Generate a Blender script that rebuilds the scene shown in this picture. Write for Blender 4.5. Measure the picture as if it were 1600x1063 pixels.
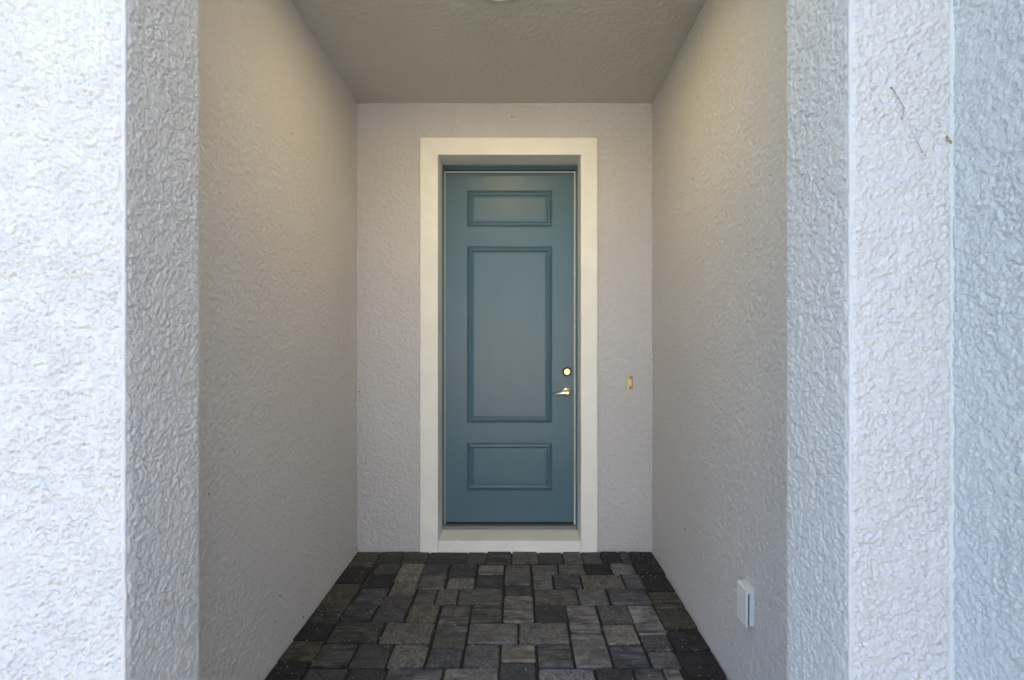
import bpy, bmesh, math, random
import numpy as np
from mathutils import Vector, Matrix, noise as mnoise
R = math.radians
for o in list(bpy.data.objects): bpy.data.objects.remove(o)
sc = bpy.context.scene
C = sc.collection

# ------------------------------------------------------------------ camera
CAM_H = 1.356
cd = bpy.data.cameras.new('camera'); cam = bpy.data.objects.new('camera', cd); C.objects.link(cam)
cam.location = (0, 0, CAM_H); cam.rotation_euler = (R(90), 0, 0)
cd.lens = 18; cd.sensor_width = 36; cd.shift_x = -9/1600; cd.shift_y = 7.5/1600
cd.clip_start = 0.02; cd.clip_end = 3000
cd.dof.use_dof = True; cd.dof.focus_distance = 3.3; cd.dof.aperture_fstop = 13
sc.camera = cam

# ------------------------------------------------------------------ light
SUN_AZ, SUN_EL = -10, 47         # the sun stands behind the house: the porch is in shade, the ground out front is lit
w = bpy.data.worlds.new('World'); sc.world = w; w.use_nodes = True
nt = w.node_tree; bg = nt.nodes['Background']
sky = nt.nodes.new('ShaderNodeTexSky'); sky.sky_type = 'NISHITA'; sky.sun_disc = False
sky.sun_elevation = R(SUN_EL); sky.sun_rotation = R(SUN_AZ)
sky.air_density = 1.0; sky.dust_density = 0.8; sky.ozone_density = 1.6
nt.links.new(sky.outputs[0], bg.inputs[0]); bg.inputs[1].default_value = 0.15
sd = bpy.data.lights.new('sun', 'SUN'); sun = bpy.data.objects.new('sun', sd); C.objects.link(sun)
sd.energy = 5.0; sd.angle = R(0.5); sd.color = (1.0, 0.94, 0.84)
dv = Vector((-math.sin(R(SUN_AZ))*math.cos(R(SUN_EL)), -math.cos(R(SUN_AZ))*math.cos(R(SUN_EL)), -math.sin(R(SUN_EL))))
sun.rotation_euler = dv.to_track_quat('-Z', 'Y').to_euler(); sun.location = (-2, 6, 9)
sc.view_settings.view_transform = 'Standard'; sc.view_settings.look = 'None'
sc.view_settings.gamma = 1; sc.view_settings.use_curve_mapping = False
sc.view_settings.exposure = 2.5

# ------------------------------------------------------------------ materials
def new_mat(name):
    m = bpy.data.materials.new(name); m.use_nodes = True
    return m, m.node_tree, m.node_tree.nodes['Principled BSDF']
def N(t, typ, **kw):
    n = t.nodes.new(typ)
    for k, v in kw.items(): setattr(n, k, v)
    return n
def L(t, a, b): t.links.new(a, b)
def noise(t, vec, scale, detail=4, rough=0.55, dist=0.0):
    n = N(t, 'ShaderNodeTexNoise'); n.inputs['Scale'].default_value = scale; n.inputs['Detail'].default_value = detail
    n.inputs['Roughness'].default_value = rough; n.inputs['Distortion'].default_value = dist
    L(t, vec, n.inputs['Vector']); return n.outputs['Fac']
def mp(t, v, a, b, c=0.0, d=1.0, smooth=False):
    n = N(t, 'ShaderNodeMapRange'); n.interpolation_type = 'SMOOTHSTEP' if smooth else 'LINEAR'
    for i, x in zip((1, 2, 3, 4), (a, b, c, d)): n.inputs[i].default_value = x
    L(t, v, n.inputs[0]); return n.outputs[0]
def mth(t, op, a, b=None):
    n = N(t, 'ShaderNodeMath', operation=op)
    for i, x in enumerate((a, b)):
        if x is None: continue
        if isinstance(x, (int, float)): n.inputs[i].default_value = x
        else: L(t, x, n.inputs[i])
    return n.outputs[0]
def mixc(t, f, a, b, mode='MIX'):
    n = N(t, 'ShaderNodeMix', data_type='RGBA', blend_type=mode)
    if isinstance(f, (int, float)): n.inputs[0].default_value = f
    else: L(t, f, n.inputs[0])
    for i, x in ((6, a), (7, b)):
        if isinstance(x, tuple): n.inputs[i].default_value = (*x, 1)
        else: L(t, x, n.inputs[i])
    return n.outputs[2]
def bump(t, h, bs, dist, strength=1.0):
    b = N(t, 'ShaderNodeBump'); b.inputs['Distance'].default_value = dist; b.inputs['Strength'].default_value = strength
    L(t, h, b.inputs['Height']); L(t, b.outputs[0], bs.inputs['Normal'])

def stucco(name, col, amp=0.0012, rough=0.72):      # paint and fine grain only: the coarse relief is modelled
    m, t, bs = new_mat(name)
    P = N(t, 'ShaderNodeNewGeometry').outputs['Position']
    fine = noise(t, P, 300, 3, 0.65); low = noise(t, P, 2.2, 4); sm = noise(t, P, 28, 4, 0.65)
    bump(t, mth(t, 'ADD', fine, mth(t, 'MULTIPLY', noise(t, P, 130, 3, 0.6), 0.8)), bs, amp)
    c1 = mixc(t, mp(t, fine, 0.30, 0.50), tuple(x*0.93 for x in col), col)
    c2 = mixc(t, mp(t, mth(t, 'ADD', mth(t, 'MULTIPLY', sm, 0.4), mth(t, 'MULTIPLY', low, 0.6)), 0.36, 0.62), tuple(x*y for x, y in zip(col, (0.92, 0.915, 0.90))), col)
    L(t, mixc(t, 0.55, c1, c2), bs.inputs['Base Color']); bs.inputs['Roughness'].default_value = rough
    bs.inputs['Specular IOR Level'].default_value = 0.4
    return m
M = {}
M['stucco'] = stucco('stucco_paint', (0.61, 0.605, 0.62), 0.0022)
M['stucco_inner'] = stucco('stucco_paint_porch', (0.655, 0.635, 0.645), 0.0045)
M['ceiling'] = stucco('ceiling_paint', (0.60, 0.58, 0.55))

m, t, bs = new_mat('trim_paint'); P = N(t, 'ShaderNodeNewGeometry').outputs['Position']
g = noise(t, P, 40, 6, 0.7); lo = noise(t, P, 6, 4)
L(t, mixc(t, mp(t, lo, 0.4, 0.7), (0.84, 0.82, 0.775), (0.89, 0.87, 0.825)), bs.inputs['Base Color'])
bump(t, mth(t, 'ADD', g, lo), bs, 0.0016); bs.inputs['Roughness'].default_value = 0.6; M['trim'] = m

def paint(name, col, rough=0.38, amp=0.0003):
    m, t, bs = new_mat(name)
    tc = N(t, 'ShaderNodeTexCoord').outputs['Object']
    mpn = N(t, 'ShaderNodeMapping'); mpn.inputs['Scale'].default_value = (1, 1, 0.06); L(t, tc, mpn.inputs[0])
    g = noise(t, mpn.outputs[0], 220, 4, 0.6); lo = noise(t, tc, 5, 5, 0.6)
    L(t, mixc(t, mp(t, lo, 0.3, 0.75), tuple(x*0.97 for x in col), tuple(x*1.03 for x in col)), bs.inputs['Base Color'])
    bs.inputs['Roughness'].default_value = rough
    bump(t, g, bs, amp); return m
M['door'] = paint('door_paint', (0.066, 0.138, 0.190))
M['frame'] = paint('frame_paint', (0.06, 0.125, 0.155), 0.42)

def plain(name, col, rough=0.5, metal=0.0, amp=0.0002, sc_=300):
    m, t, bs = new_mat(name); P = N(t, 'ShaderNodeTexCoord').outputs['Object']
    g = noise(t, P, sc_, 3); lo = noise(t, P, 30, 3)
    L(t, mixc(t, lo, tuple(x*0.85 for x in col), tuple(min(1, x*1.1) for x in col)), bs.inputs['Base Color'])
    bs.inputs['Metallic'].default_value = metal
    L(t, mp(t, lo, 0.2, 0.8, rough*0.85, min(1, rough*1.15)), bs.inputs['Roughness'])
    bump(t, g, bs, amp); return m
M['nickel'] = plain('satin_nickel', (0.86, 0.80, 0.70), 0.34, 1.0, 0.00002)
M['brass'] = plain('brass', (0.86, 0.66, 0.30), 0.25, 1.0, 0.00002)
M['dark_bronze'] = plain('dark_bronze', (0.03, 0.027, 0.022), 0.35, 0.6, 0.00002)
M['rubber'] = plain('black_rubber', (0.012, 0.012, 0.012), 0.7)
M['seal'] = plain('white_seal', (0.82, 0.82, 0.78), 0.45)
M['alu'] = plain('weathered_aluminium', (0.20, 0.21, 0.22), 0.55, 0.25)
M['plastic'] = plain('white_plastic', (0.68, 0.70, 0.72), 0.45)
M['caulk'] = plain('caulk', (0.70, 0.66, 0.60), 0.6)
M['dirt'] = plain('dark_dirt', (0.015, 0.013, 0.011), 0.8)
M['twig'] = plain('dry_tendril', (0.17, 0.15, 0.125), 0.8)
M['rust'] = plain('rust_brown', (0.34, 0.25, 0.15), 0.85)
M['fleck'] = plain('white_fleck', (0.75, 0.75, 0.72), 0.7)
M['roof'] = plain('roof_shingle', (0.10, 0.09, 0.085), 0.9, 0, 0.004, 25)
m, t, bs = new_mat('lamp_lens'); bs.inputs['Base Color'].default_value = (0.8, 0.8, 0.78, 1)
bs.inputs['Emission Color'].default_value = (1.0, 0.75, 0.32, 1); bs.inputs['Emission Strength'].default_value = 25.0; M['lens'] = m

m, t, bs = new_mat('paver_concrete'); info = N(t, 'ShaderNodeObjectInfo'); P = N(t, 'ShaderNodeNewGeometry').outputs['Position']
off = N(t, 'ShaderNodeVectorMath', operation='MULTIPLY_ADD'); off.inputs[1].default_value = (1, 1, 1)
cx = N(t, 'ShaderNodeCombineXYZ'); L(t, mth(t, 'MULTIPLY', info.outputs['Random'], 37.0), cx.inputs[0]); L(t, mth(t, 'MULTIPLY', info.outputs['Random'], 91.0), cx.inputs[1])
L(t, P, off.inputs[0]); L(t, cx.outputs[0], off.inputs[2]); V = off.outputs[0]
st = N(t, 'ShaderNodeMapping'); st.inputs['Scale'].default_value = (0.22, 1, 1); L(t, V, st.inputs[0])
streak = noise(t, st.outputs[0], 34, 5, 0.65, 0.4); blot = noise(t, V, 14, 5, 0.65, 0.5); grain = noise(t, V, 260, 4, 0.7); mid = noise(t, V, 70, 5, 0.7)
base = info.outputs['Color']
dk = mixc(t, 1.0, base, (0.42, 0.42, 0.45), 'MULTIPLY'); lt = mixc(t, 1.0, base, (2.1, 2.05, 1.95), 'MULTIPLY')
sk = mixc(t, mp(t, info.outputs['Random'], 0.35, 0.75), mid, streak)
c = mixc(t, mp(t, sk, 0.36, 0.64), dk, lt)
c = mixc(t, mp(t, blot, 0.46, 0.66, 0, 0.7), c, dk)
c = mixc(t, mp(t, mid, 0.60, 0.72, 0, 0.5), c, (0.13, 0.13, 0.125))
c = mixc(t, mp(t, grain, 0.63, 0.72, 0, 0.6), c, (0.22, 0.22, 0.21))
L(t, c, bs.inputs['Base Color'])
L(t, mp(t, mid, 0.3, 0.7, 0.55, 0.85), bs.inputs['Roughness']); bs.inputs['Specular IOR Level'].default_value = 0.4
hh = mth(t, 'ADD', mth(t, 'MULTIPLY', blot, 1.2), mth(t, 'ADD', mth(t, 'MULTIPLY', mid, 0.7), mth(t, 'MULTIPLY', grain, 0.35)))
bump(t, hh, bs, 0.006); M['paver'] = m
M['sand'] = plain('joint_sand', (0.022, 0.020, 0.017), 0.95, 0, 0.002, 400)
m, t, bs = new_mat('lawn_ground'); P = N(t, 'ShaderNodeNewGeometry').outputs['Position']
L(t, mixc(t, noise(t, P, 3, 6, 0.7), (0.05, 0.075, 0.02), (0.12, 0.14, 0.05)), bs.inputs['Base Color']); bs.inputs['Roughness'].default_value = 0.9
bump(t, noise(t, P, 60, 5), bs, 0.03); M['lawn'] = m

# ------------------------------------------------------------------ helpers
def obj(name, bm, mat, parent=None, loc=None, smooth=False, bevel=0.0, seg=2):
    me = bpy.data.meshes.new(name); bmesh.ops.recalc_face_normals(bm, faces=bm.faces); bm.to_mesh(me); bm.free()
    for mm in (mat if isinstance(mat, list) else [mat]): me.materials.append(mm)
    if smooth:
        for p in me.polygons: p.use_smooth = True
    o = bpy.data.objects.new(name, me); C.objects.link(o)
    if loc: o.location = loc
    if parent: o.parent = parent
    if bevel:
        b = o.modifiers.new('edge', 'BEVEL'); b.width = bevel; b.segments = seg; b.limit_method = 'ANGLE'; b.angle_limit = R(40)
        b.harden_normals = False
    return o
def box(bm, x0, x1, y0, y1, z0, z1, mi=0):
    v = [bm.verts.new(p) for p in ((x0,y0,z0),(x1,y0,z0),(x1,y1,z0),(x0,y1,z0),(x0,y0,z1),(x1,y0,z1),(x1,y1,z1),(x0,y1,z1))]
    for f in ((0,3,2,1),(4,5,6,7),(0,1,5,4),(1,2,6,5),(2,3,7,6),(3,0,4,7)):
        bm.faces.new([v[i] for i in f]).material_index = mi
    return v
def boxes(*bs_):
    bm = bmesh.new()
    for b in bs_: box(bm, *b)
    return bm
def prism(pts, z0, z1):                       # plan polygon extruded upwards
    bm = bmesh.new(); a = [bm.verts.new((x, y, z0)) for x, y in pts]; b = [bm.verts.new((x, y, z1)) for x, y in pts]
    bm.faces.new(a[::-1]); bm.faces.new(b); n = len(pts)
    for i in range(n): bm.faces.new((a[i], a[(i+1) % n], b[(i+1) % n], b[i]))
    return bm
def facade(xs, zs, skip, y0, y1):             # slab with rectangular openings, all faces merged
    bm = bmesh.new(); V = {}
    def v(i, k, y):
        if (i, k, y) not in V: V[i, k, y] = bm.verts.new((xs[i], y, zs[k]))
        return V[i, k, y]
    cells = {(i, k) for i in range(len(xs)-1) for k in range(len(zs)-1)} - set(skip)
    for i, k in cells:
        for y in (y0, y1): bm.faces.new((v(i,k,y), v(i+1,k,y), v(i+1,k+1,y), v(i,k+1,y)))
        for (di, dk, a, b) in ((-1,0,(i,k),(i,k+1)), (1,0,(i+1,k),(i+1,k+1)), (0,-1,(i,k),(i+1,k)), (0,1,(i,k+1),(i+1,k+1))):
            if (i+di, k+dk) not in cells: bm.faces.new((v(*a,y0), v(*b,y0), v(*b,y1), v(*a,y1)))
    return bm
def lathe(bm, prof, M4, seg=32, mi=0):        # prof: (radius, height) pairs about local +Z
    rings = []
    for r, h in prof:
        if r < 1e-6: rings.append([bm.verts.new(M4 @ Vector((0, 0, h)))])
        else: rings.append([bm.verts.new(M4 @ Vector((r*math.cos(2*math.pi*i/seg), r*math.sin(2*math.pi*i/seg), h))) for i in range(seg)])
    for a, b in zip(rings, rings[1:]):
        for i in range(seg):
            j = (i+1) % seg
            if len(a) == 1 and len(b) == 1: continue
            if len(a) == 1: f = bm.faces.new((a[0], b[i], b[j]))
            elif len(b) == 1: f = bm.faces.new((a[i], a[j], b[0]))
            else: f = bm.faces.new((a[i], a[j], b[j], b[i]))
            f.material_index = mi
def tube(bm, pts, rad, seg=8):                # rad: number or list
    pts = [Vector(p) for p in pts]; rings = []
    for k, p in enumerate(pts):
        d = (pts[min(k+1, len(pts)-1)] - pts[max(k-1, 0)]).normalized()
        u = d.orthogonal().normalized(); w_ = d.cross(u); r = rad[k] if isinstance(rad, (list, tuple)) else rad
        rings.append([bm.verts.new(p + r*(math.cos(2*math.pi*i/seg)*u + math.sin(2*math.pi*i/seg)*w_)) for i in range(seg)])
    for a, b in zip(rings, rings[1:]):
        for i in range(seg): bm.faces.new((a[i], a[(i+1) % seg], b[(i+1) % seg], b[i]))
    bm.faces.new(rings[0][::-1]); bm.faces.new(rings[-1])
def thing(name, label, cat, loc=(0, 0, 0), group=None):
    o = bpy.data.objects.new(name, None); C.objects.link(o); o.location = loc; o.empty_display_size = 0.1
    o['label'] = label; o['category'] = cat
    if group: o['group'] = group
    return o
def tag(o, label, cat, group=None):
    o['label'] = label; o['category'] = cat
    if group: o['group'] = group
    return o
rng = random.Random(7)
# relief of hand-floated stucco: gradient noise over the plane of a wall
_rs = np.random.RandomState(3); PERM = _rs.permutation(4096); ANG = _rs.rand(4096)*2*np.pi; GX, GY = np.cos(ANG), np.sin(ANG)
def perlin(u, v, seed=0):
    iu, iv = np.floor(u).astype(np.int64), np.floor(v).astype(np.int64); fu, fv = u-iu, v-iv
    def gr(a, b, x, y):
        h = PERM[(PERM[(iu+a+seed*131) & 4095] + iv+b+seed*17) & 4095]; return GX[h]*x + GY[h]*y
    su, sv = fu*fu*fu*(fu*(fu*6-15)+10), fv*fv*fv*(fv*(fv*6-15)+10)
    a = gr(0,0,fu,fv)*(1-su) + gr(1,0,fu-1,fv)*su; b = gr(0,1,fu,fv-1)*(1-su) + gr(1,1,fu-1,fv-1)*su
    return 1.5*(a*(1-sv) + b*sv)
def fbm(u, v, f, o, seed, g=0.55):
    t_, a = 0, 1.0
    for k in range(o): t_ = t_ + a*perlin(u*f*2**k + 7.3*k, v*f*2**k - 3.1*k, seed+k); a *= g
    return t_
def sstep(x, a, b): x = np.clip((x-a)/(b-a), 0, 1); return x*x*(3-2*x)
def relief(u, v, seed, scale=1.0):             # metres, roughly 0 to 0.004
    n1 = fbm(u, v, 38*scale, 5, seed, 0.66)
    lumps = fbm(u, v, 92*scale, 3, seed+10, 0.72)
    patch = sstep(fbm(u, v, 14*scale, 4, seed+20, 0.6), 0.16, 0.34)          # trowelled smooth
    uneven = 0.55 + 0.75*sstep(fbm(u, v, 5.0, 3, seed+40), -0.45, 0.5)       # heavier and lighter passes of the float
    cap = np.minimum(lumps, 0.40)
    lift = sstep(n1, -0.07, 0.05)
    pits = sstep(-fbm(u, v, 60*scale, 2, seed+70), 0.55, 0.80)
    return (0.0013*lift + (1-0.92*patch)*uneven*0.0016*(cap+0.3) + patch*0.0010 - 0.0008*pits*(1-patch) + 0.0010*perlin(u*1.7, v*1.7, seed+30) + 0.0003)
def spaced(a, b, da, db, fine, coarse):        # fine steps between da and db, coarse ones outside
    out = []
    for x0, x1, st in ((a, da, coarse), (da, db, fine), (db, b, coarse)):
        if x1-x0 > 1e-6: out.append(np.linspace(x0, x1, max(2, int(round((x1-x0)/st))+1))[:-1])
    return np.append(np.concatenate(out), b)
def coat(parent, o, U, V, nrm, us, vs, mat, seed, amp=1.0, scale=1.0, hole=None):
    o, U, V, nrm = (np.array(q, float) for q in (o, U, V, nrm)); u, v = np.meshgrid(us, vs, indexing='ij')
    d = np.minimum(np.minimum(u-us[0], us[-1]-u), np.minimum(v-vs[0], vs[-1]-v))
    h = amp*relief(u, v, seed, scale)*sstep(d, 0, 0.011)
    co = (o + u[..., None]*U + v[..., None]*V + h[..., None]*nrm).reshape(-1, 3)
    nu, nv = u.shape; idx = np.arange(nu*nv).reshape(nu, nv)
    q = np.stack([idx[:-1, :-1], idx[1:, :-1], idx[1:, 1:], idx[:-1, 1:]], -1)
    if np.dot(np.cross(U, V), nrm) < 0: q = q[..., ::-1]
    if hole:
        cu, cv = (us[:-1]+us[1:])/2, (vs[:-1]+vs[1:])/2
        q = q[~((cu[:, None] > hole[0]) & (cu[:, None] < hole[1]) & (cv[None, :] < hole[2]))]
    q = q.reshape(-1, 4)
    me = bpy.data.meshes.new('stucco_coat'); me.vertices.add(len(co)); me.vertices.foreach_set('co', co.ravel())
    me.loops.add(q.size); me.loops.foreach_set('vertex_index', q.ravel().astype(np.int32))
    me.polygons.add(len(q)); me.polygons.foreach_set('loop_start', np.arange(0, q.size, 4, dtype=np.int32)); me.polygons.foreach_set('loop_total', np.full(len(q), 4, np.int32))
    me.update(calc_edges=True); me.validate(); me.polygons.foreach_set('use_smooth', np.ones(len(me.polygons), bool)); me.materials.append(mat)
    ob = bpy.data.objects.new('stucco_coat', me); C.objects.link(ob); ob.parent = parent
    return ob

# ------------------------------------------------------------------ ground
YB = 3.37                                     # face of the back wall
xl = lambda y: -0.0175*y - 0.9984             # porch side walls open slightly towards the door
xr = lambda y: 0.0175*y + 0.8256
bm = bmesh.new(); s = 1500
vs = [bm.verts.new(p) for p in ((-s,-s,-0.06),(s,-s,-0.06),(s,s,-0.06),(-s,s,-0.06))]; bm.faces.new(vs)
g = obj('ground', bm, M['lawn']); g['kind'] = 'structure'; g['label'] = 'lawn around the house'
dr = obj('driveway', boxes((-1.95, 9, -9.1, -1.16, -0.058, -0.012)), plain('driveway_concrete', (0.50, 0.43, 0.28), 0.85, 0, 0.003, 60)); dr['kind'] = 'structure'; dr['label'] = 'pale concrete driveway added unseen in front of the house to bounce sunlight'  # unseen sunlit slab, added to bounce warm light into the porch
pav = obj('pavement', boxes((-1.9, 0.85, -1.15, 3.42, -0.055, -0.010)), M['sand']); pav['kind'] = 'structure'; pav['label'] = 'dark tumbled paver floor of the porch'

# ------------------------------------------------------------------ unseen house added across the driveway to bounce sun into the porch
nb = thing('sun_bounce_house', 'unseen cream single-storey house added across the driveway to bounce sunlight', 'house', (0, -9.4, 0))
def np_(name, bm, mat, parent=None, **kw):
    o = obj(name, bm, mat, parent or nb, **kw)
    if parent is None: o.matrix_parent_inverse = Matrix.Translation((0, 9.4, 0))
    return o
M['cream'] = stucco('cream_stucco', (0.80, 0.765, 0.68))
NX = [-8.5, -6.2, -5.0, -2.0, -1.0, 2.2, 3.4, 5.6, 6.8, 9.0]
np_('wall', facade(NX, [-0.06, 1.0, 2.2, 3.1], {(1, 1), (3, 0), (3, 1), (5, 1), (7, 1)}, -9.2, -9.4), M['cream'])
np_('wall', boxes((-8.5, 9.0, -9.75, -9.55, -0.06, 3.1)), M['cream'])
for x0, x1 in ((-6.2, -5.0), (2.2, 3.4), (5.6, 6.8)):
    wn = np_('window', facade([x0, x0+0.06, (x0+x1)/2-0.02, (x0+x1)/2+0.02, x1-0.06, x1], [1.0, 1.06, 2.14, 2.2], {(1, 1), (3, 1)}, -9.28, -9.36), M['trim'])
    np_('pane', boxes((x0+0.05, x1-0.05, -9.33, -9.32, 1.05, 2.15)), plain('window_glass', (0.03, 0.04, 0.05), 0.08), wn)
np_('door', boxes((-1.98, -1.02, -9.36, -9.30, 0.0, 2.18)), M['trim'])
bm = bmesh.new(); a = [bm.verts.new(p) for p in ((-9.1, -8.9, 3.1), (9.6, -8.9, 3.1), (9.6, -17, 3.1), (-9.1, -17, 3.1))]; b = [bm.verts.new(p) for p in ((-5, -13, 4.9), (5.5, -13, 4.9))]
for f in ((a[0], a[1], b[1], b[0]), (a[1], a[2], b[1]), (a[2], a[3], b[0], b[1]), (a[3], a[0], b[0]), (a[3], a[2], a[1], a[0])): bm.faces.new(f)
np_('roof', bm, M['roof'])

# ------------------------------------------------------------------ house
house = thing('house', 'light stucco house with a narrow recessed porch and a blue front door', 'house', (0, 3.4, 0))
def hp(name, bm, mat, **kw):                  # house part, geometry given in world coordinates
    o = obj(name, bm, mat, house, **kw); o.matrix_parent_inverse = Matrix.Translation((0, -3.4, 0)); return o
Y0, Y1 = 1.013, 1.25
XL, XR, XS = -0.7775, 0.6565, 0.8585
ZT = 3.25
IN = 0.008                                    # masonry lies this far behind the stucco coat
fw = hp('front_wall', facade([-4.2, XL-IN, XR+IN, XS+0.3], [-0.06, 2.90, ZT], {(1, 0)}, Y0+IN, Y1-0.001), M['stucco'])
sw = hp('side_wall', boxes((XS+IN, XS+0.24, -0.55, Y0+IN-0.0005, -0.06, ZT)), M['stucco'])
zs_ = spaced(-0.05, ZT, 0.48, 2.22, 0.0025, 0.012)
zr_ = spaced(-0.05, 2.899, 0.48, 2.22, 0.0025, 0.012)
X_, Y_, Z_ = (1, 0, 0), (0, 1, 0), (0, 0, 1)
coat(fw, (0, Y0, 0), X_, Z_, (0, -1, 0), spaced(-4.2, XL, -1.12, XL, 0.0025, 0.03), zs_, M['stucco'], 1, 2.7, 1.25)
coat(fw, (0, Y0, 0), X_, Z_, (0, -1, 0), spaced(XR, XS, XR, XS, 0.0025, 0.01), zs_, M['stucco'], 2, 2.1, 1.25)
coat(fw, (XL, 0, 0), Y_, Z_, (1, 0, 0), spaced(Y0, Y1, Y0, Y1, 0.0025, 0.01), zr_, M['stucco'], 3, 1.5, 1.25)
coat(fw, (XR, 0, 0), Y_, Z_, (-1, 0, 0), spaced(Y0, Y1, Y0, Y1, 0.0025, 0.01), zr_, M['stucco'], 4, 1.5, 1.25)
coat(sw, (XS, 0, 0), Y_, Z_, (-1, 0, 0), spaced(-0.55, Y0, 0.80, Y0, 0.0025, 0.03), zs_, M['stucco'], 5, 1.6, 1.2)
def bead(parent, p0, p1, rad, a=0.0005, n=400):
    bm = bmesh.new(); p0 = Vector(p0); p1 = Vector(p1)
    tube(bm, [p0.lerp(p1, i/n) + Vector((a*mnoise.noise((i*0.11, p0.x*9, 0)), a*mnoise.noise((i*0.11, p0.x*9, 5)), 0))*2 for i in range(n+1)], [rad*(1+0.10*mnoise.noise((i*0.23, p0.x, 9))) for i in range(n+1)], 12)
    return obj('corner_bead', bm, M['stucco'], parent, smooth=True)
for x in (XL-0.0036, XR+0.0036): bead(fw, (x, Y0+0.0036, -0.05), (x, Y0+0.0036, 2.9), 0.0050)
bead(sw, (XS+0.002, Y0+0.002, -0.05), (XS+0.002, Y0+0.002, ZT), 0.0115, 0.0014)
YW = Y1+0.0005
XBL, XBR = xl(YB)-0.003, xr(YB)+0.003
ZC = 2.944
wl = hp('porch_wall', prism([(xl(YW)-IN, YW), (xl(3.8)-IN, 3.8), (xl(3.8)-0.2, 3.8), (xl(YW)-0.2, YW)], -0.06, ZT), M['stucco_inner'])
wr = hp('porch_wall', prism([(xr(YW)+IN, YW), (xr(YW)+0.2, YW), (xr(3.8)+0.2, 3.8), (xr(3.8)+IN, 3.8)], -0.06, ZT), M['stucco_inner'])
ys_ = np.linspace(Y1-0.002, YB+0.002, 430); zi_ = np.linspace(-0.03, ZC+0.002, 600)
coat(wl, (-0.9984, 0, 0), (-0.0175, 1, 0), Z_, (1, 0.0175, 0), ys_, zi_, M['stucco_inner'], 6, 1.7, 1.35)
coat(wr, (0.8256, 0, 0), (0.0175, 1, 0), Z_, (-1, 0.0175, 0), ys_, zi_, M['stucco_inner'], 7, 1.7, 1.35)
bw = hp('back_wall', facade([XBL-0.05, -0.57, 0.46, XBR+0.05], [-0.06, 2.66, 2.99], {(1, 0)}, YB+IN, 3.78), M['stucco_inner'])
coat(bw, (0, YB, 0), X_, Z_, (0, -1, 0), np.linspace(xl(YB)-0.002, xr(YB)+0.002, 400), np.linspace(-0.03, ZC+0.002, 600), M['stucco_inner'], 8, 2.0, 1.1, (-0.60, 0.49, 2.68))
pc = hp('porch_ceiling', prism([(xl(YW)-0.03, YW), (xr(YW)+0.03, YW), (xr(3.8)+0.03, 3.8), (xl(3.8)-0.03, 3.8)], ZC+IN, ZC+0.15), M['ceiling'])
coat(pc, (0, 0, ZC), X_, Y_, (0, 0, -1), np.linspace(xl(YB)-0.002, xr(YB)+0.002, 300), np.linspace(Y1-0.002, YB+0.002, 330), M['ceiling'], 9, 1.1, 1.2)
hp('roof', boxes((-4.7, 1.6, 0.50, 6.0, ZT+0.002, ZT+0.2), (XS-0.12, 1.6, -0.75, 0.499, ZT+0.002, ZT+0.2)), M['roof'])  # unseen roof; its eave is extended to keep sky light off the front wall
hp('outer_wall', boxes((-4.2, -4.0, Y1+0.001, 5.8, -0.06, ZT), (XBR+0.25, 1.35, Y1+0.001, 5.8, -0.06, ZT), (-3.99, XBR+0.24, 5.6, 5.8, -0.06, ZT)), M['stucco'])
# caulk beads in the porch corners
def wob(p0, p1, r, n=60, a=0.0012):
    bm = bmesh.new(); p0 = Vector(p0); p1 = Vector(p1)
    tube(bm, [p0.lerp(p1, i/n) + Vector((rng.uniform(-a, a), rng.uniform(-a, a), rng.uniform(-a, a))) for i in range(n+1)], [r*rng.uniform(0.75, 1.25) for i in range(n+1)], 7)
    return bm
e = 0.001
hp('caulk_bead', wob((xl(YB)+e, YB-e, 0), (xl(YB)+e, YB-e, ZC), 0.0055), M['caulk'], smooth=True)
hp('caulk_bead', wob((xr(YB)-e, YB-e, 0), (xr(YB)-e, YB-e, ZC), 0.0055), M['caulk'], smooth=True)
hp('caulk_bead', wob((xl(YB), YB-e, ZC-e), (xr(YB), YB-e, ZC-e), 0.0055), M['caulk'], smooth=True)
# door surround
XI0, XI1, ZI = -0.522, 0.413, 2.599
YT, YF = 3.348, 3.535
hp('door_surround', facade([-0.640, XI0, XI1, 0.522], [-0.02, ZI, 2.712], {(1, 0)}, YT, 3.70), M['trim'], bevel=0.004, seg=2)
bm = bmesh.new(); v = box(bm, XI0+e, XI1-e, 3.351, 3.62, -0.02, 0.071)
for q in (6, 7): v[q].co.z = 0.082
hp('door_sill', bm, M['trim'], bevel=0.004)
# door frame: outer stop and inner jamb
jf = facade([XI0+e, -0.5155, 0.4035, XI1-e], [0.080, 2.583, ZI-e], {(1, 0)}, YF, 3.69)
hp('door_frame', jf, M['frame'], bevel=0.002)
hp('frame_stop', facade([-0.5154, -0.5105, 0.4012, 0.4034], [0.081, 2.572, 2.5829], {(1, 0)}, YF+0.018, 3.68), M['frame'])
hp('threshold', boxes((-0.515, 0.403, YF+0.001, 3.68, 0.0785, 0.1035)), M['alu'], bevel=0.003)
for (x0, x1, z0, z1) in ((-0.5095, -0.5060, 0.105, 2.5570), (0.3930, 0.4000, 0.105, 2.5570), (-0.5095, 0.4000, 2.5572, 2.5625)):
    hp('weather_seal', boxes((x0, x1, 3.562, 3.60, z0, z1)), M['seal'])
hp('gap_shade_strip', boxes((-0.510, 0.4005, 3.556, 3.60, 2.5630, 2.5715)), M['rubber'])  # black strip stands in for the shade in the gap above the slab
hp('gap_cover', boxes((-0.60, 0.48, 3.681, 3.70, 0.0, 2.70)), M['rubber'])

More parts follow.
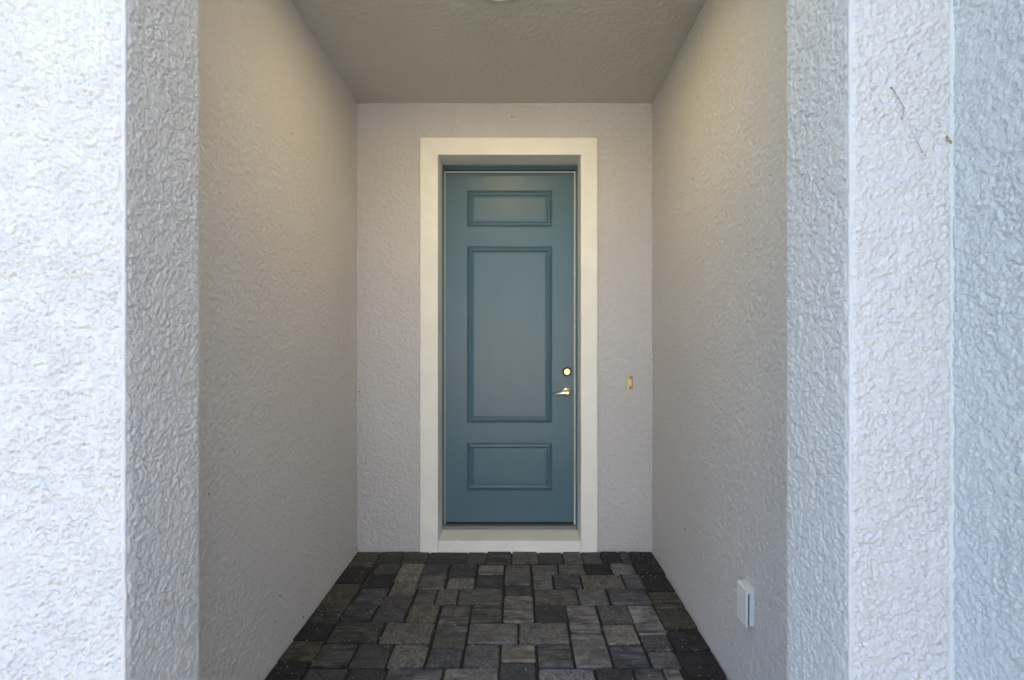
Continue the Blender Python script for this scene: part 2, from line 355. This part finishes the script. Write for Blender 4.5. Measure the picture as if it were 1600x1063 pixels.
# door slab and its raised-moulding panels
YD, K = 3.570, 3.570/800
px = lambda u: (u-809)*K
pz = lambda v_: CAM_H - (v_-539)*K
DX0, DX1, DZ0, DZ1 = -0.505, 0.392, 0.1217, 2.556
PX0, PX1 = px(729.7), px(862.8)
PZ = [(pz(767.2), pz(692.3)), (pz(661.6), pz(385.2)), (pz(355.3), pz(298.0))]
zs = [DZ0, PZ[0][0], PZ[0][1], PZ[1][0], PZ[1][1], PZ[2][0], PZ[2][1], DZ1]
bm = facade([DX0, PX0, PX1, DX1], zs, {(1, 1), (1, 3), (1, 5)}, YD, YD+0.044)
door = hp('door', bm, M['door'])
door['label'] = 'blue three-panel front door'
def dp(name, bm, mat, **kw):
    o = obj(name, bm, mat, door, **kw); o.matrix_parent_inverse = Matrix.Identity(4); return o
prof = [(0, 0), (0.0025, 0.006), (0.006, 0.008), (0.010, 0.0065), (0.014, 0.002), (0.019, -0.0015), (0.024, -0.002), (0.029, 0.000), (0.034, 0.005), (0.038, 0.0085), (0.042, 0.0085), (0.045, 0.006), (0.048, 0.005)]
for z0, z1 in PZ:
    bm = bmesh.new(); rings = []
    for d, h in prof:
        rings.append([bm.verts.new(p) for p in ((PX0+d, YD+h, z0+d), (PX1-d, YD+h, z0+d), (PX1-d, YD+h, z1-d), (PX0+d, YD+h, z1-d))])
    for a, b in zip(rings, rings[1:]):
        for i in range(4): bm.faces.new((a[i], a[(i+1) % 4], b[(i+1) % 4], b[i]))
    bm.faces.new(rings[-1])
    back = [bm.verts.new((v.co.x, YD+0.03, v.co.z)) for v in rings[0]]; bm.faces.new(back[::-1])
    for i in range(4): bm.faces.new((rings[0][i], rings[0][(i+1) % 4], back[(i+1) % 4], back[i]))
    dp('panel', bm, M['door'])
dp('door_sweep', boxes((DX0+0.002, DX1-0.002, YD+0.012, YD+0.04, 0.1045, 0.1214)), M['rubber'])
FY = Matrix.Rotation(R(90), 4, 'X')           # lathe axis towards the camera (-Y)
def at(x, z, y=YD): return Matrix.Translation((x, y, z)) @ FY
bm = bmesh.new(); A = at(px(886), pz(581))
lathe(bm, [(0.0, 0.0), (0.0325, 0.0), (0.0325, 0.004), (0.030, 0.010), (0.026, 0.014), (0.0235, 0.014), (0.0225, 0.010)], A, 40, 0)
lathe(bm, [(0.0225, 0.010), (0.0220, 0.0165), (0.0205, 0.0185), (0.011, 0.0190), (0.0105, 0.0175), (0.0, 0.0175)], A, 40, 1)
box(bm, px(886)-0.0012, px(886)+0.0012, YD-0.0195, YD-0.010, pz(581)-0.0065, pz(581)+0.0065, 0)
dp('deadbolt', bm, [M['dark_bronze'], M['brass']], smooth=False)
hx, hz = px(885.2), pz(612.8)
bm = bmesh.new(); A = at(hx, hz)
lathe(bm, [(0.0, 0.0), (0.0335, 0.0), (0.0335, 0.003), (0.031, 0.008), (0.024, 0.011), (0.015, 0.012), (0.0135, 0.030), (0.0, 0.030)], A, 40)
dp('handle_rose', bm, M['nickel'], smooth=True)
bm = bmesh.new()
tube(bm, [(hx+0.012, YD-0.046, hz-0.001), (hx+0.004, YD-0.050, hz-0.001), (hx-0.012, YD-0.053, hz-0.001), (hx-0.035, YD-0.053, hz-0.004), (hx-0.060, YD-0.050, hz-0.007), (hx-0.082, YD-0.045, hz-0.009), (hx-0.097, YD-0.040, hz-0.009)],
     [0.0135, 0.0175, 0.0170, 0.0145, 0.0115, 0.0085, 0.0045], 20)
tube(bm, [(hx, YD-0.026, hz), (hx, YD-0.050, hz)], [0.0135, 0.0150], 20)
dp('handle_lever', bm, M['nickel'], smooth=True)
bm = bmesh.new(); lathe(bm, [(0.0105, 0.050), (0.0105, 0.0685), (0.009, 0.070), (0.0, 0.070)], A, 24)
dp('key_cylinder', bm, M['brass'])

# ------------------------------------------------------------------ doorbell
KB = YB/800
bx, bz = (984.5-809)*KB, CAM_H-(598-539)*KB
bell = thing('doorbell', 'small upright brass doorbell plate on the wall beside the door', 'doorbell', (bx, YB, bz-0.041))
def child(root, name, bm, mat, **kw):
    o = obj(name, bm, mat, root, **kw); o.matrix_parent_inverse = Matrix.Translation(root.location).inverted(); return o
child(bell, 'backplate', boxes((bx-0.0145, bx+0.0145, YB-0.013, YB+0.004, bz-0.041, bz+0.041)), M['brass'], bevel=0.003)
child(bell, 'button', boxes((bx-0.007, bx+0.007, YB-0.0195, YB-0.0125, bz-0.024, bz+0.024)), plain('pale_brass', (0.95, 0.80, 0.50), 0.3, 0.6), bevel=0.003)
for dz in (-0.033, 0.033):
    bm = bmesh.new(); lathe(bm, [(0.003, 0.0), (0.003, 0.0012), (0.0, 0.0016)], at(bx, bz+dz, YB-0.013), 12); child(bell, 'screw', bm, M['dark_bronze'])

# ------------------------------------------------------------------ outdoor socket cover on the right wall
oy0, oy1, oz0, oz1 = 1.853, 1.928, 0.334, 0.474
wx = xr(oy0)
out = thing('outlet_cover', 'white flip-lid outdoor outlet cover low on the porch wall', 'outlet', (wx, oy0, oz0))
child(out, 'base', boxes((wx-0.0185, wx+0.006, oy0, oy1, oz0+0.002, oz1-0.001)), M['plastic'], bevel=0.003)
child(out, 'lid', boxes((wx-0.033, wx-0.0245, oy0-0.003, oy1+0.002, oz0-0.001, oz1-0.008)), M['plastic'], bevel=0.0025)
bm = bmesh.new(); tube(bm, [(wx-0.023, oy0-0.006, oz1-0.010), (wx-0.023, oy1+0.003, oz1-0.010)], 0.0075, 16); child(out, 'hinge', bm, M['plastic'])
bm = boxes((wx-0.0230, wx-0.0180, oy0+0.003, oy1-0.003, oz0+0.004, oz1-0.012)); child(out, 'gasket', bm, M['rubber'])

bm = bmesh.new()
for q in range(7): bmesh.ops.create_icosphere(bm, subdivisions=1, radius=rng.uniform(0.0015, 0.004), matrix=Matrix.Translation((wx-rng.uniform(0.008, 0.024), oy0+0.004+q*0.004, oz0-0.002-rng.uniform(0, 0.002))))
child(out, 'rust_crust', bm, M['rust'])

# ------------------------------------------------------------------ ceiling light
lx, ly = -0.085, 2.235
lamp = thing('ceiling_light', 'round white flush ceiling light in the porch ceiling', 'ceiling light', (lx, ly, ZC))
DN = Matrix.Translation((lx, ly, ZC)) @ Matrix.Rotation(R(180), 4, 'X')
bm = bmesh.new(); lathe(bm, [(0.118, 0.0), (0.118, 0.009), (0.113, 0.014), (0.100, 0.016), (0.096, 0.013)], DN, 56); child(lamp, 'trim_ring', bm, M['plastic'], smooth=True)
bm = bmesh.new(); lathe(bm, [(0.096, 0.013), (0.06, 0.0145), (0.0, 0.015)], DN, 56); child(lamp, 'lens', bm, M['lens'], smooth=True)

# ------------------------------------------------------------------ pavers
Z0 = CAM_H*800
dep = lambda v_: Z0/(v_-539)
# far edge, near edge, left, right of each paver as read off, turned into plan metres; then a tone
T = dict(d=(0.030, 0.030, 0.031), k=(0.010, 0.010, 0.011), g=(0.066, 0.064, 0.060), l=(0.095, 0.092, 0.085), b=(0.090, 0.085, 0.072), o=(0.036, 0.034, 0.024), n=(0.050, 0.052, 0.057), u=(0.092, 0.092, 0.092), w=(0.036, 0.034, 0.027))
rowA = [593, 630, 669, 729.5, 759.5, 799.5, 840.5, 880, 909.5, 939.5, 969.5, 985]
P_ = [(861.3, 880, a, b, c) for a, b, c in zip(rowA, rowA[1:], 'wwdwdgdgdkd')]
P_ += [(880,896,587,624,'d'), (880,908,621.5,660,'b'), (881,897,661,701,'d'), (897,919,655,697,'g'), (881,901.5,703,745,'d'), (902,919,699,742,'l'),
  (882,897,747,788,'l'), (897,919,744,786,'d'), (882,913.5,789,829.5,'g'), (914,930,789,832,'d'), (882,897,831,872,'g'), (897.5,919.5,832.5,864,'g'),
  (880.5,897,873,914,'g'), (897,919,865,908,'d'), (880,897,914,955,'k'), (897,919,909,974,'b'), (879.5,896,955,991,'u'), (896.5,919,975,1004,'n'),
  (896,918.5,571,614,'k'), (918.5,943,558,603,'d'), (908.5,929.5,611,651,'g'), (930,971.5,590,638,'d'), (919.5,943.5,649,681,'g'), (919.5,943.5,682,715.5,'g'),
  (919.5,944,716.5,785.5,'g'), (930.5,972,786.5,834,'l'), (919.5,944,835,902.5,'g'), (919.5,944,904,950,'g'), (919.5,943.5,952,1014,'n'),
  (943.5,971,536,584,'d'), (944,971.5,637,684,'b'), (944.5,987,685.5,734,'g'), (988,1013.5,676,728,'g'), (944,971.5,736,785,'g'), (944.5,972,836,886,'d'),
  (944.5,988,887.5,936,'l'), (989,1043.5,895.5,951,'u'), (944.5,974,937,985,'n'), (974.5,1006,944.5,996,'b'), (944,990.5,988,1032,'u'), (991,1016,1004,1048,'n'), (1016.5,1044,1016,1061,'n'),
  (972,1004,517,594.5,'d'), (972,1004.5,598,676,'g'), (972.5,1005,731,809.5,'l'), (972.5,1005.5,811,889,'g'),
  (1005,1042,494,552,'d'), (1005.5,1043,553,609,'d'), (1005.5,1042.5,609.5,667,'l'), (1014,1042.5,668,722,'n'), (1006,1043,725,781,'n'), (1006,1033.5,782.5,837.5,'l'), (1034.5,1083,780,839,'n'),
  (1006,1043.5,840,894.5,'n'), (1006.5,1043.5,955,1011,'n')]
P_ += [(1043.5,1083,a,b,c) for a,b,c in ((470,537,'d'),(539,598,'d'),(599.5,689,'n'),(691,778.5,'u'),(842,932,'u'),(934,994,'d'),(996,1041,'n'),(1042.5,1070,'u'))]
plan = []
for v0, v1, u0, u1, c in P_:
    y1, y0 = dep(v0), dep(v1); ym = dep((v0+v1)/2)
    plan.append([(u0-809)/800*ym, (u1-809)/800*ym, y0, y1, c])
for edges, side, tones in (([861.3, 885, 911, 944, 973, 1000, 1034, 1072], 0, 'wkodkwk'), ([861.3, 897, 924.5, 950, 981, 1016, 1057], 1, 'kkwwkk')):  # border courses toned darker: shade along the walls is put into their colour
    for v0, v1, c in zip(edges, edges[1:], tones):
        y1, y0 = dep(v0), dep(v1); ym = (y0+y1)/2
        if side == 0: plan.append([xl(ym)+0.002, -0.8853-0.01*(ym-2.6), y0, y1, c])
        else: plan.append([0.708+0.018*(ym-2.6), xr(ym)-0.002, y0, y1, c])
y = dep(1083)                                  # the floor goes on towards and past the viewer
while y > -1.0:
    x0_, x1_ = (xl(y), xr(y)) if y > Y1+0.15 else ((XL, XR) if y > Y0-0.02 else (-1.85, 0.85))
    x = x0_ + 0.004; hgt = 0.168
    while x < x1_-0.06:
        wd = rng.choice((0.168, 0.168, 0.238, 0.118)); wd = wd if x+wd+0.09 < x1_ else x1_-0.004-x
        plan.append([x, x+wd, y-hgt, y-0.002, rng.choice('ddggnnulk')]); x += wd+0.003
    y -= hgt+0.003
def paver(i, x0, x1, y0, y1, tone):
    r2 = random.Random(i*13+5); j = 0.0028
    x0 += j+r2.uniform(-1, 1)*0.0012; x1 -= j+r2.uniform(-1, 1)*0.0012; y0 += j+r2.uniform(-1, 1)*0.0012; y1 -= j+r2.uniform(-1, 1)*0.0012
    cx_, cy_ = (x0+x1)/2, (y0+y1)/2; hw, hd = (x1-x0)/2, (y1-y0)/2
    zt = r2.uniform(-0.003, 0.002); ax, ay = r2.uniform(-0.012, 0.012), r2.uniform(-0.012, 0.012)
    bm = bmesh.new(); rings = []
    crs = [r2.uniform(0.006, 0.017) for _ in range(4)]
    for inset, z in ((0.0, -0.05), (0.0, -0.008), (0.0018, -0.0030), (0.0055, -0.0006), (0.012, 0.0)):
        ring = []
        for q, (sx, sy) in enumerate(((1, 1), (-1, 1), (-1, -1), (1, -1))):
            cr = crs[q]
            for s_ in range(4):
                a = (q + s_/3)*math.pi/2; rr = max(cr-inset, 0.002); c0 = inset+rr
                X = sx*(hw-c0) + rr*math.cos(a); Y = sy*(hd-c0) + rr*math.sin(a)
                wv = 0.0016*mnoise.noise((X*22+i*3.1, Y*22, i*0.7))
                ring.append(bm.verts.new((X + wv, Y + 0.0016*mnoise.noise((Y*22, X*22+i*1.7, 3.3)), z + (0 if z < -0.04 else zt + ax*X + ay*Y + (0.8*wv if z < -0.0001 else 0)))))
        rings.append(ring)
    for a, b in zip(rings, rings[1:]):
        for k in range(16): bm.faces.new((a[k], a[(k+1) % 16], b[(k+1) % 16], b[k]))
    top = bm.verts.new((0, 0, zt))
    for k in range(16): bm.faces.new((rings[-1][k], rings[-1][(k+1) % 16], top))
    o = obj('paver', bm, M['paver'], pav, (cx_, cy_, 0), smooth=True)
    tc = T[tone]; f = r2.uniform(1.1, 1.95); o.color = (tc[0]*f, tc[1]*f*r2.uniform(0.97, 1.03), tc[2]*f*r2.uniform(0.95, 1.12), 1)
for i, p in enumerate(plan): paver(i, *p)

# pale flecks of grit lying on the pavers
bm = bmesh.new()
for i in range(900):
    yy = rng.uniform(1.3, 3.33); side = rng.random()
    xx = rng.uniform(xl(yy)+0.02, xr(yy)-0.02) if side < 0.45 else (xl(yy)+0.02+abs(rng.gauss(0, 0.28)) if side < 0.75 else xr(yy)-0.02-abs(rng.gauss(0, 0.2)))
    r_ = rng.choice((0.0008, 0.001, 0.0013, 0.0018, 0.0030 if rng.random() < 0.3 else 0.001)); a = rng.random()*6
    c_ = Vector((xx, yy, 0.003))
    vv = [bm.verts.new(c_ + Vector((r_*math.cos(a+k*2.1)*rng.uniform(0.7, 1.4), r_*math.sin(a+k*2.1), -0.002))) for k in range(3)] + [bm.verts.new(c_ + Vector((0, 0, r_*0.6)))]
    for f in ((0,1,3), (1,2,3), (2,0,3), (0,2,1)): bm.faces.new([vv[k] for k in f])
fl = obj('grit', bm, M['fleck']); fl['kind'] = 'stuff'; fl['label'] = 'pale flecks of grit scattered over the pavers'; fl['category'] = 'grit'

# ------------------------------------------------------------------ small things on the walls
def midge(p, n, up, s, where):
    u = Vector(up); n = Vector(n); side = n.cross(u).normalized(); bm = bmesh.new(); q = Vector((0, 0, 0)) + n*0.0058
    tube(bm, [q-u*s, q-u*s*0.5, q, q+u*s*0.5, q+u*s*0.9], [0.0004, s*0.30, s*0.36, s*0.26, s*0.12], 6)
    for k in (-1, 1):
        vv = [bm.verts.new(x) for x in (q+u*s*0.2, q-u*s*1.1+side*k*s*0.7, q-u*s*0.6+side*k*s*1.0, q+u*s*0.2+n*0.0006)]; bm.faces.new((vv[0], vv[1], vv[2])); bm.faces.new((vv[3], vv[1], vv[2]))
    o = obj('midge', bm, M['dirt'], None, p); tag(o, 'tiny dark midge clinging to the ' + where, 'insect', 'midges on the porch walls'); return o
def back_pt(u, v_): return ((u-809)*KB, YB, CAM_H-(v_-539)*KB)
def left_pt(u, v_):
    y = -798.7/(u-795); return (xl(y), y, CAM_H-(v_-539)*y/800)
def right_pt(u, v_):
    y = 660.5/(u-823); return (xr(y), y, CAM_H-(v_-539)*y/800)
for (u, v_, s) in ((800, 183, 0.006), (561.5, 612, 0.006)): midge(back_pt(u, v_), (0, -1, 0), (0.5, 0, 0.86), s, 'wall above the door surround' if v_ < 200 else 'corner bead beside the back wall')
for (u, v_, s) in ((435.5, 931, 0.005), (472.5, 964, 0.006), (428, 971, 0.004), (555, 858, 0.006), (549, 880, 0.005), (454, 209, 0.004), (324, 772, 0.004)): midge(left_pt(u, v_), (1, 0, 0), (0, 0.5, 0.86), s, 'porch wall opposite the outlet cover')
for (u, v_, s) in ((1020.5, 562, 0.006), (1072, 826, 0.005), (1024, 859, 0.005), (1032, 872, 0.006), (1118, 700, 0.003)): midge(right_pt(u, v_), (-1, 0, 0), (0, 0.3, 0.95), s, 'porch wall that carries the outlet cover')
KF = Y0/800
fp = lambda u, v_, d=0.0: ((u-809)*KF, Y0-0.0066-d, CAM_H-(v_-539)*KF)
bm = bmesh.new()
for pts in ([(1387, 139), (1392, 144), (1399, 157), (1408, 171), (1410, 173)], [(1408, 171), (1407, 178), (1404.5, 188)], [(1427, 222), (1432, 231), (1436.5, 240)], [(1416, 197), (1424, 203), (1432, 207), (1440, 208)], [(1414, 196), (1420, 206), (1427, 222)]):
    k = 0.0005 if len(pts) < 5 or pts[0][0] == 1387 else 0.0004
    if pts[0][0] in (1416, 1414): k = 0.00025
    tube(bm, [fp(u, v_, 0.0015) for u, v_ in pts], k, 6)
for u, v_, r_ in ((1388.5, 140.5, 0.0022), (1399, 156, 0.0012), (1404.5, 188, 0.0016), (1436.5, 240, 0.0016)):
    bmesh.ops.create_icosphere(bm, subdivisions=1, radius=r_, matrix=Matrix.Translation(fp(u, v_, 0.001)))
tag(obj('dry_tendril', bm, M['twig']), 'thin broken dry vine tendril clinging to the narrow front stucco pier', 'tendril')
bm = bmesh.new()
for u, v_, r_ in ((1476, 218, 0.0024), (1479, 222, 0.0026), (1481.5, 225, 0.0022), (1475, 215, 0.0014)):
    bmesh.ops.create_icosphere(bm, subdivisions=2, radius=r_, matrix=Matrix.Translation(fp(u, v_, 0.0)))
for v in bm.verts: v.co += Vector((rng.uniform(-1, 1), rng.uniform(-1, 1), rng.uniform(-1, 1)))*0.0008
tag(obj('mud_dab', bm, M['rust']), 'small brown mud dab in the corner of the front pier', 'mud dab')
